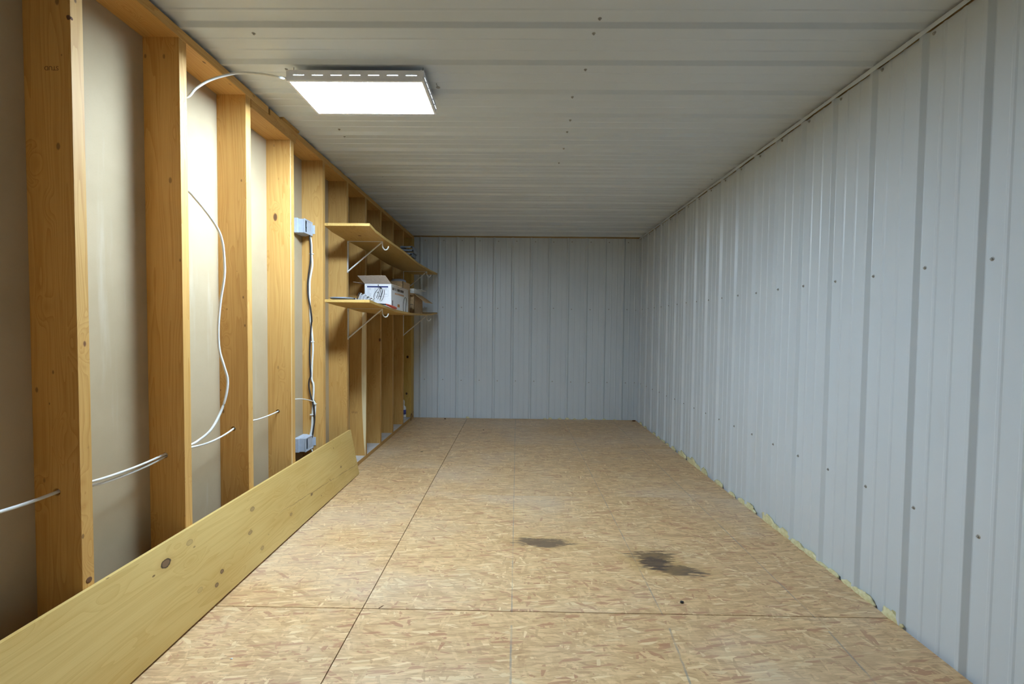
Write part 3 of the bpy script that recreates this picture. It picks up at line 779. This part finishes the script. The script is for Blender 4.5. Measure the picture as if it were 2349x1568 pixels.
mb = MB(); mb.lathe([(.068,0),(.071,.29),(.073,.302),(.073,.312),(.060,.326),(.02,.332)], 24, c=((cx0+cx1)/2, (cy0+cy1)/2+.02, fl(4.25)+.006))
tag(mb.build('plastic_tub', M['tub'], None, loc=((cx0+cx1)/2, (cy0+cy1)/2+.02, fl(4.25)+.006)), 'cloudy plastic tub with rounded lid standing in the tall brown carton', 'tub')
# second brown carton by the end wall with long open flap
ex0, ex1, ey0, ey1, ez1 = -1.285, -1.066, 4.47, 4.86, 1.495
t = thing('brown_carton', 'brown carton with a drooping flap near the end wall on the lower shelf', 'carton', ((ex0+ex1)/2, (ey0+ey1)/2, fl(4.66)))
for nm, A in (('end_panel', [(ex0,ey0),(ex1,ey0)]), ('side_panel', [(ex1,ey0),(ex1,ey1)]), ('end_panel', [(ex1,ey1),(ex0,ey1)]), ('side_panel', [(ex0,ey1),(ex0,ey0)])):
    mb = MB(); (xa,ya),(xb,yb) = A; quad_slab(mb, [(xa,ya,zb(ya)),(xb,yb,zb(yb)),(xb,yb,ez1),(xa,ya,ez1)], -.004); mb.build(nm, M['card'], t)
mb = MB(); mb.box((ex0+.004,ey0+.004,fl(4.8)+.001),(ex1-.004,ey1-.004,fl(4.8)+.005)); mb.build('base', M['card'], t)
mb = MB(); quad_slab(mb, [(ex1,ey0,ez1),(ex1,ey1,ez1),(ex1+.115,ey1,ez1-.080),(ex1+.115,ey0+.01,ez1-.092)], .003); mb.build('flap', M['card'], t)
mb = MB(); quad_slab(mb, [(ex0,ey0,ez1),(ex1,ey0,ez1),(ex1,ey0-.05,ez1-.02),(ex0,ey0-.05,ez1-.02)], -.003); mb.build('flap', M['card'], t)
mb = MB()
for k in range(5): mb.box((ex1-.02-.011*k, ey0-.0008, fl(4.47)+.085), (ex1-.012-.011*k, ey0+.0002, fl(4.47)+.095))
for k in range(3): mb.box((ex1-.06, ey0-.0008, fl(4.47)+.068-.012*k), (ex1-.018, ey0+.0002, fl(4.47)+.071-.012*k))
mb.build('printed_letter', M['ink_dark'], t)
# pale tray standing across that carton
t = thing('white_tray', 'pale grey plastic tray resting on the brown carton by the end wall', 'tray', (-1.12, 4.62, ez1))
tx0, tx1, ty0, ty1, tz = -1.225, -1.075, 4.50, 4.84, ez1+.004
mb = MB(); mb.box((tx0,ty0,tz),(tx1,ty1,tz+.003)); mb.build('tray_floor', M['white_metal'], t)
for nm, A, B_ in (('tray_wall',(tx0,ty0,tz),(tx1,ty0+.004,tz+.05)),('tray_wall',(tx0,ty1-.004,tz),(tx1,ty1,tz+.05)),('tray_wall',(tx0,ty0+.004,tz),(tx0+.004,ty1-.004,tz+.05)),('tray_wall',(tx1-.004,ty0+.004,tz),(tx1,ty1-.004,tz+.05))):
    MB().box(A, B_).build(nm, M['white_metal'], t)
mb = MB(); mb.box((tx1-.001,ty0+.10,tz+.046),(tx1+.05,ty1+.02,tz+.05)); mb.build('tray_lip', M['white_metal'], t)
mb = MB(); mb.box((-1.15,4.50,ez1-.001),(-1.09,4.60,ez1+.004)); tag(mb.build('dark_slab', M['black'], None, loc=(-1.12,4.55,ez1)), 'small black pad under the pale tray, added for the dark stuff in the carton', 'slab')  # added black piece, made up for the dark stuff inside the carton

# slate lid near the shelf end
p = Vector((-1.212, 2.988, fl(2.988)+.0004))
mb = MB(); mb.lathe([(.040,0),(.052,.006),(.074,.0115),(.079,.015),(.080,.019),(.077,.0215),(.05,.0225),(.0,.0225)], 32, c=p)
t = tag(mb.build('round_lid', M['lid'], None, loc=p), 'shallow round slate grey lid on the near end of the lower shelf', 'lid')
# clear plastic bag with odds and ends
rs = random.Random(3)
def crumple(c, sx, sy, sz, n=18, seed=1, peak=(0,0)):
    r_ = random.Random(seed); ph = [(r_.uniform(3,14), r_.uniform(3,14), r_.uniform(0,6.3), r_.uniform(.04,.16)) for _ in range(7)]
    mb = MB(); vs = []; fs = []
    for i in range(n+1):
        for j in range(n+1):
            u, v = i/n*2-1, j/n*2-1; e = max(0, 1-max(abs(u), abs(v))**2.2)
            d_ = math.hypot(u-peak[0], v-peak[1])
            h = sz*(e**.6)*(max(0, 1-.8*d_)+.28+sum(a_*math.sin(fx_*u+fy_*v+p_) for fx_, fy_, p_, a_ in ph))
            vs.append((c[0]+u*sx*(1+.08*math.sin(5*v)), c[1]+v*sy, fl(c[1]+v*sy)+.0012+max(0, h)))
    for i in range(n):
        for j in range(n): a_ = i*(n+1)+j; fs.append((a_, a_+n+1, a_+n+2, a_+1))
    vb = [(x, y, fl(y)+.0004) for x, y, z in vs]; m_ = len(vs)
    mb.add(vs, fs, 0, False); mb.add(vb, [f[::-1] for f in fs], 0, False)
    return mb
bc = (-1.125, 3.125)
tag(crumple(bc, .070, .075, .050, seed=4, peak=(.05,.1)).build('plastic_bag', M['film'], None, loc=(bc[0], bc[1], fl(3.2))), 'crumpled clear plastic bag beside the round grey lid', 'bag')
mb = MB(); mb.box((-1.150,2.990,fl(2.99)+.0008),(-1.130,3.012,fl(2.99)+.022), bev=.002); tag(mb.build('black_fitting', M['black'], None, loc=(-1.14,3.0,fl(2.99))), 'tiny black fitting in front of the plastic bag', 'fitting')
mb = MB(); mb.box((-1.105,2.985,fl(2.985)+.0008),(-1.060,3.008,fl(2.985)+.009), bev=.002); tag(mb.build('red_fitting', M['red'], None, loc=(-1.08,3.0,fl(2.985))), 'small dull red strip in front of the plastic bag', 'fitting')
# coiled cord with white and dark turns
t = thing('coiled_cord', 'coiled black and white cord lying before the white carton', 'cord', (-1.18, 3.40, fl(3.4)))
for k in range(10):
    cx, cy = -1.250+.0150*k, 3.400-.010*k; rr = .056-.0034*k; zc = fl(cy)+rr+.0035
    pts = [(cx+.010*math.sin(q)+.004*math.cos(q), cy+.020*math.cos(q), zc+rr*math.sin(q)) for q in [2*math.pi*j/18 for j in range(19)]]
    mb = MB(); mb.tube(pts, .0032, 6, caps=False); mb.build('turn', M['cable'] if k % 2 else M['cable_black'], t)
# bundle of bent wire hooks on a black bar leaning on the carton
t = thing('wire_rack', 'bent black wire hooks on a bar leaning against the white carton', 'wire rack', (-1.11, 3.46, fl(3.46)))
S5 = lambda x, y, Y: onp(830+x*.06058, 625+y*.06058, 1, Y)
Yw = 3.488
for k, L in enumerate(([(625,470),(620,600),(540,710),(470,820),(455,930),(480,1000)], [(690,540),(650,700),(590,860),(550,960)], [(735,590),(700,720),(650,880),(600,1010)], [(800,600),(760,740),(720,900),(680,1050)], [(840,640),(850,760),(820,900),(770,1020),(720,1080)], [(640,880),(700,900),(760,800),(790,650)])):
    pts = [S5(x, y, Yw-.004*(1-k % 2)-.03*max(0, (y-850)/250)) for x, y in L]
    for p_ in pts: p_.z = max(p_.z, fl(p_.y)+.003)
    mb = MB(); mb.tube(crom(pts, 6), .0018, 6); mb.build('wire', M['cable_black'], t)
for L in ([(625,455),(622,490)], [(665,530),(755,600)], [(595,740),(610,755)]):
    mb = MB(); mb.tube([S5(x, y, Yw) for x, y in L], .0040, 8); mb.build('tip', M['black'], t)
mb = MB(); mb.tube([(-1.165,3.445,fl(3.445)+.010), (-1.115,3.41,fl(3.41)+.010), (-1.06,3.37,fl(3.37)+.010)], .0075, 8); mb.build('bar', M['black'], t)
# orange handled tool on the front edge of the shelf
t = thing('orange_tool', 'orange red handled tool lying along the front edge of the lower shelf', 'tool', (-1.02, 3.36, fl(3.36)))
pts = [(-.9965, y, fl(y)+.0112) for y in (3.27, 3.33, 3.42, 3.50, 3.545, 3.56)]
mb = MB(); mb.tube(pts, [.006,.008,.0095,.0105,.010,.006], 10); mb.build('handle', M['orange'], t)
pts = [(-1.045, 3.18, fl(3.18)+.007), (-1.015, 3.23, fl(3.23)+.008), (-.9965, 3.275, fl(3.275)+.0105)]
mb = MB(); mb.tube(pts, [.004,.006,.0058], 8); mb.build('blade', M['black'], t)
# black cord looped down the carton side
mb = MB(); mb.tube(crom([(-1.008, 3.83, fl(3.83)+.003), (-1.014, 3.845, fl(3.84)+.02), (-1.0165, 3.855, 1.36), (-1.0165, 3.885, 1.402), (-1.0165, 3.93, 1.415), (-1.0165, 3.965, 1.400), (-1.0165, 3.955, 1.365), (-1.014, 3.93, 1.32), (-1.008, 3.90, fl(3.9)+.004)], 7), .0022, 6)
tag(mb.build('looped_cord', M['cable_black'], None, loc=(-1.012, 3.9, fl(3.9))), 'thin black cord looped against the long side of the white carton', 'cord')
# grey channels on the upper shelf
zu = interp(T_UP, 4.7)
ORD = ['lowest', 'second lowest', 'middle', 'second highest', 'topmost']
for k in range(5):
    x0, x1 = -1.245+.004*k, (-1.150, -1.145, -1.100, -1.085, -1.100)[k]; y0, y1 = 4.50+.008*k, 4.70-.006*k; z = zu+.009+.0375*k-(.0075 if k == 0 else 0)
    t = thing('metal_channel', ORD[k]+' grey metal channel of the stack on the upper shelf', 'channel', ((x0+x1)/2, (y0+y1)/2, z), 'grey channels on the upper shelf')
    MB().box((x0,y0,z),(x1,y1,z+.003)).build('web', M['zinc'], t)
    MB().box((x0,y0,z+.003),(x0+.003,y1,z+.036)).build('flange', M['zinc'], t); MB().box((x1-.003,y0,z+.003),(x1,y1,z+.036)).build('flange', M['zinc'], t)
    MB().box((x0,y0,z+.033),(x0+.035,y1,z+.036)).build('lip', M['zinc'], t); MB().box((x1-.035,y0,z+.033),(x1,y1,z+.036)).build('lip', M['zinc'], t)
    MB().box((x0+.003,y0,z+.020),(x1-.02,y0+.003,z+.033)).build('end_web', M['zinc'], t)

# ------------------------------------------------------------------ long board leaning on the studs
BT = .019; tb = Vector((-WL+.0012, 0, .346)); bb = Vector((-1.236, 0, .0012))   # face top, face bottom
dz = (tb-bb); hb = dz.length; dz.normalize(); nrm = Vector((-dz.z, 0, dz.x)).normalized()   # towards the wall
if nrm.x > 0: nrm = -nrm
BY0, BY1 = .885, 3.322
def b_local(x, y):
    """photo pixel on the leaning face -> (along, up the face)"""
    d_ = _fw + _r2*((x-1174.5)/F_PX) - _u2*((y-784)/F_PX)
    n_ = nrm; t_ = (bb-CAM).dot(n_)/d_.dot(n_); P = CAM+d_*t_
    return P.y-BY0, (P-bb).dot(dz)
kn = []
for (x, y, ry, rz, dk) in ((369,1293,.021,.015,1.0),(499,1311,.010,.008,.9),(487,1342,.010,.008,.8),(448,1354,.014,.010,.18),(570,1168,.016,.010,.5),(565,1222,.016,.008,.55),(708,1134,.012,.007,.8),(660,1180,.012,.008,.45),(776,1071,.010,.007,.7),(593,1257,.014,.009,.4),(423,1447,.05,.006,.6),(424,1245,.016,.010,.3)):
    a_, b_ = b_local(x, y); kn.append((a_, b_, ry, rz, dk))
ca = b_local(600, 1197); cb = b_local(815, 1064)
M['board'] = wood('leaning pine board', 1, (.74,.53,.195), (.60,.385,.11), PK, .12, blotch=.5, ring=.7, extra=board_marks(kn, (ca[0], cb[0], ca[1], cb[1])))
M['board_edge'] = M['board']
mb = MB(); L = BY1-BY0; N = 30
vs = []; fs = []; mi = []
for k in range(N+1):
    y = L*k/N; bo = .0070*math.sin(math.pi*k/N)**.7
    vs += [(BT, y, bo), (BT, y, hb), (0, y, hb), (0, y, bo)]
for k in range(N):
    for j in range(4):
        j2 = (j+1) % 4; fs.append([k*4+j2, k*4+j, (k+1)*4+j, (k+1)*4+j2]); mi.append(1 if j == 1 else 0)
fs += [[0,1,2,3], [N*4+3, N*4+2, N*4+1, N*4]]; mi += [1, 0]
# local: x BT = room face, z up the face
mb.v = [Vector(v) for v in vs]; mb.f = fs; mb.mi = mi; mb.sm = [False]*len(fs)
me_o = mb.build('leaning_board', [M['board'], M['board_edge']], None)
org = bb+nrm*BT+Vector((0, BY0, 0))
mt = Matrix.Identity(4)
xa = -nrm; ya = Vector((0,1,0)); za = dz
for i in range(3): mt[i][0], mt[i][1], mt[i][2], mt[i][3] = xa[i], ya[i], za[i], org[i]
# keep the lowest corner on the floor and the back top edge on the studs
mt[2][3] += max(0, .0004-(org.z))
mt[0][3] += (-WL+.0016)-(org+za*hb).x
me_o.matrix_world = mt
tag(me_o, 'long knotty pine board leaning on edge against the studs', 'board')

# ------------------------------------------------------------------ foam squeezed out along the floor joints
def blob(mb, c, rx, ry, rz, seed):
    r_ = random.Random(seed); nu, nv = 14, 9; vs = []; fs = []
    ph = [(r_.uniform(1,4), r_.uniform(1,4), r_.uniform(0,6.3)) for _ in range(4)]
    for i in range(nv+1):
        th = math.pi*i/nv
        for j in range(nu):
            q = 2*math.pi*j/nu
            k = 1+sum(.09*math.sin(a_*q+b_*th*2+p_) for a_, b_, p_ in [(round(a_), b_, p_) for a_, b_, p_ in ph])
            vs.append((c[0]+rx*k*math.sin(th)*math.cos(q), c[1]+ry*k*math.sin(th)*math.sin(q), max(-.012, c[2]+rz*k*math.cos(th))))
    for i in range(nv):
        for j in range(nu): j2 = (j+1) % nu; fs.append((i*nu+j, (i+1)*nu+j, (i+1)*nu+j2, i*nu+j2))
    mb.add(vs, fs, 0, True); return mb
fs_ = thing('foam_seam', 'yellow foam bubbling up between floor and right wall', 'foam', (WR+.004, 2.6, 0))
FB = [(1558,1039,14,10),(1584,1056,17,12),(1598,1069,8,7),(1611,1078,9,11),(1642,1105,10,9),(1675,1130,8,6),(1697,1147,11,8),(1716,1160,13,10),(1757,1189,15,16),(1775,1206,13,9),(1796,1219,15,14),(1825,1244,14,9),(1838,1255,7,5),(1858,1268,15,11),(1885,1290,14,4),(1904,1309,11,7),(1938,1335,12,8),(1962,1350,13,9),(1978,1364,16,12),(2037,1408,17,17),(1469,969,5,4),(1480,978,5,3),(1497,993,6,4),(1508,1001,5,3),(1518,1009,6,4),(1540,1026,8,6),(1450+78,1017,5,3)]
for k, (x, y, wpx, hpx) in enumerate(FB):
    p = onp(x, y+hpx*.5, 2, .002); Y = p.y; s_ = Y/F_PX
    mb = MB(); blob(mb, (WR+.0055, Y, -.002), .012, max(.010, wpx*s_*1.7), hpx*s_*1.05, 11+k)
    mb.build('foam_blob', M['foam'], fs_, loc=(WR+.0045, Y, 0))
fb_ = thing('foam_seam', 'thin traces of yellow foam along the foot of the end wall', 'foam', (.9, D+.004, 0))
for k, (x, wpx, hpx) in enumerate(((1250,4,2),(1262,5,3),(1284,5,2.5),(1301,5,3.5),(1318,4,2),(1342,6,3),(1360,5,2),(1385,5,2.5),(1072,4,3),(1410,4,1.5))):
    p = onp(x, 962, 1, D); s_ = D/F_PX
    mb = MB(); blob(mb, (p.x, D+.003, 0), wpx*s_, .010, hpx*s_, 70+k); mb.build('foam_blob', M['foam'], fb_, loc=(p.x, D+.003, 0))

# ------------------------------------------------------------------ small things on floor and plate
t = thing('spray_bottle', 'slim bottle with blue and white label standing between the last studs', 'bottle', (-1.375, 5.235, ZP))
c = (-1.375, 5.235, ZP)
MB().lathe([(.027,0),(.030,.004),(.030,.125),(.026,.145),(.012,.16),(.012,.175)], 18, c=c).build('body', M['white_card'], t)
MB().lathe([(.0304,.055),(.0304,.112)], 18, c=c).build('label', M['label_blue'], t)
MB().lathe([(.0304,.012),(.0304,.022)], 18, c=c).build('label', M['ink_grey'], t)
MB().lathe([(.014,.172),(.014,.205),(.010,.222),(.005,.232)], 14, c=c).build('cap', M['white_metal'], t)
def chip(px, py, sx, sy, sz, rot, mat, name, label, cat):
    p = onp(px, py, 2, 0); mb = MB(); blob(mb, (0,0,sz*.55), sx, sy, sz*.6, int(px)); 
    mb.v = [Vector((v.x, v.y, max(v.z, -.0005))) for v in mb.v]
    o = mb.build(name, mat, None); o.location = (p.x, p.y, 0.0003); o.rotation_euler = (0,0,rot); tag(o, label, cat)
chip(1564, 1382, .008, .006, .007, .3, M['black'], 'dark_crumb', 'small dark crumb on the floor near the larger stain', 'crumb')
chip(874, 1392, .012, .0018, .002, .9, M['rust'], 'wood_sliver', 'dark wood sliver beside the crossing of floor joints', 'sliver')
chip(531, 1511, .004, .003, .003, .3, M['cable'], 'white_crumb', 'tiny white crumb on the floor beside the leaning board', 'crumb')
chip(967, 1036, .014, .004, .003, .5, M['black'], 'dark_sliver', 'short black sliver on the floor beyond the leaning board', 'sliver')
chip(1021, 961, .011, .008, .011, 0, M['rust'], 'brown_chip', 'reddish brown chip at the foot of the end wall', 'chip')
chip(1454, 966, .024, .012, .014, .1, M['rust'], 'brown_lump', 'dark brown lump in the far corner by the right wall', 'lump')
chip(1109, 986, .010, .004, .004, .2, M['black'], 'black_crumb', 'black crumb on the floor before the end wall', 'crumb')
t = thing('twig', 'curled brown strip caught at the foot of the corner post', 'strip', (-1.296, 5.30, 0))
mb = MB(); mb.tube(crom([(-1.290, 5.25, .003), (-1.292, 5.27, .03), (-1.300, 5.29, .055), (-1.2985, 5.31, .075), (-1.296, 5.335, .062), (-1.294, 5.34, .03)], 5), .004, 6); mb.build('strip', M['rust'], t)
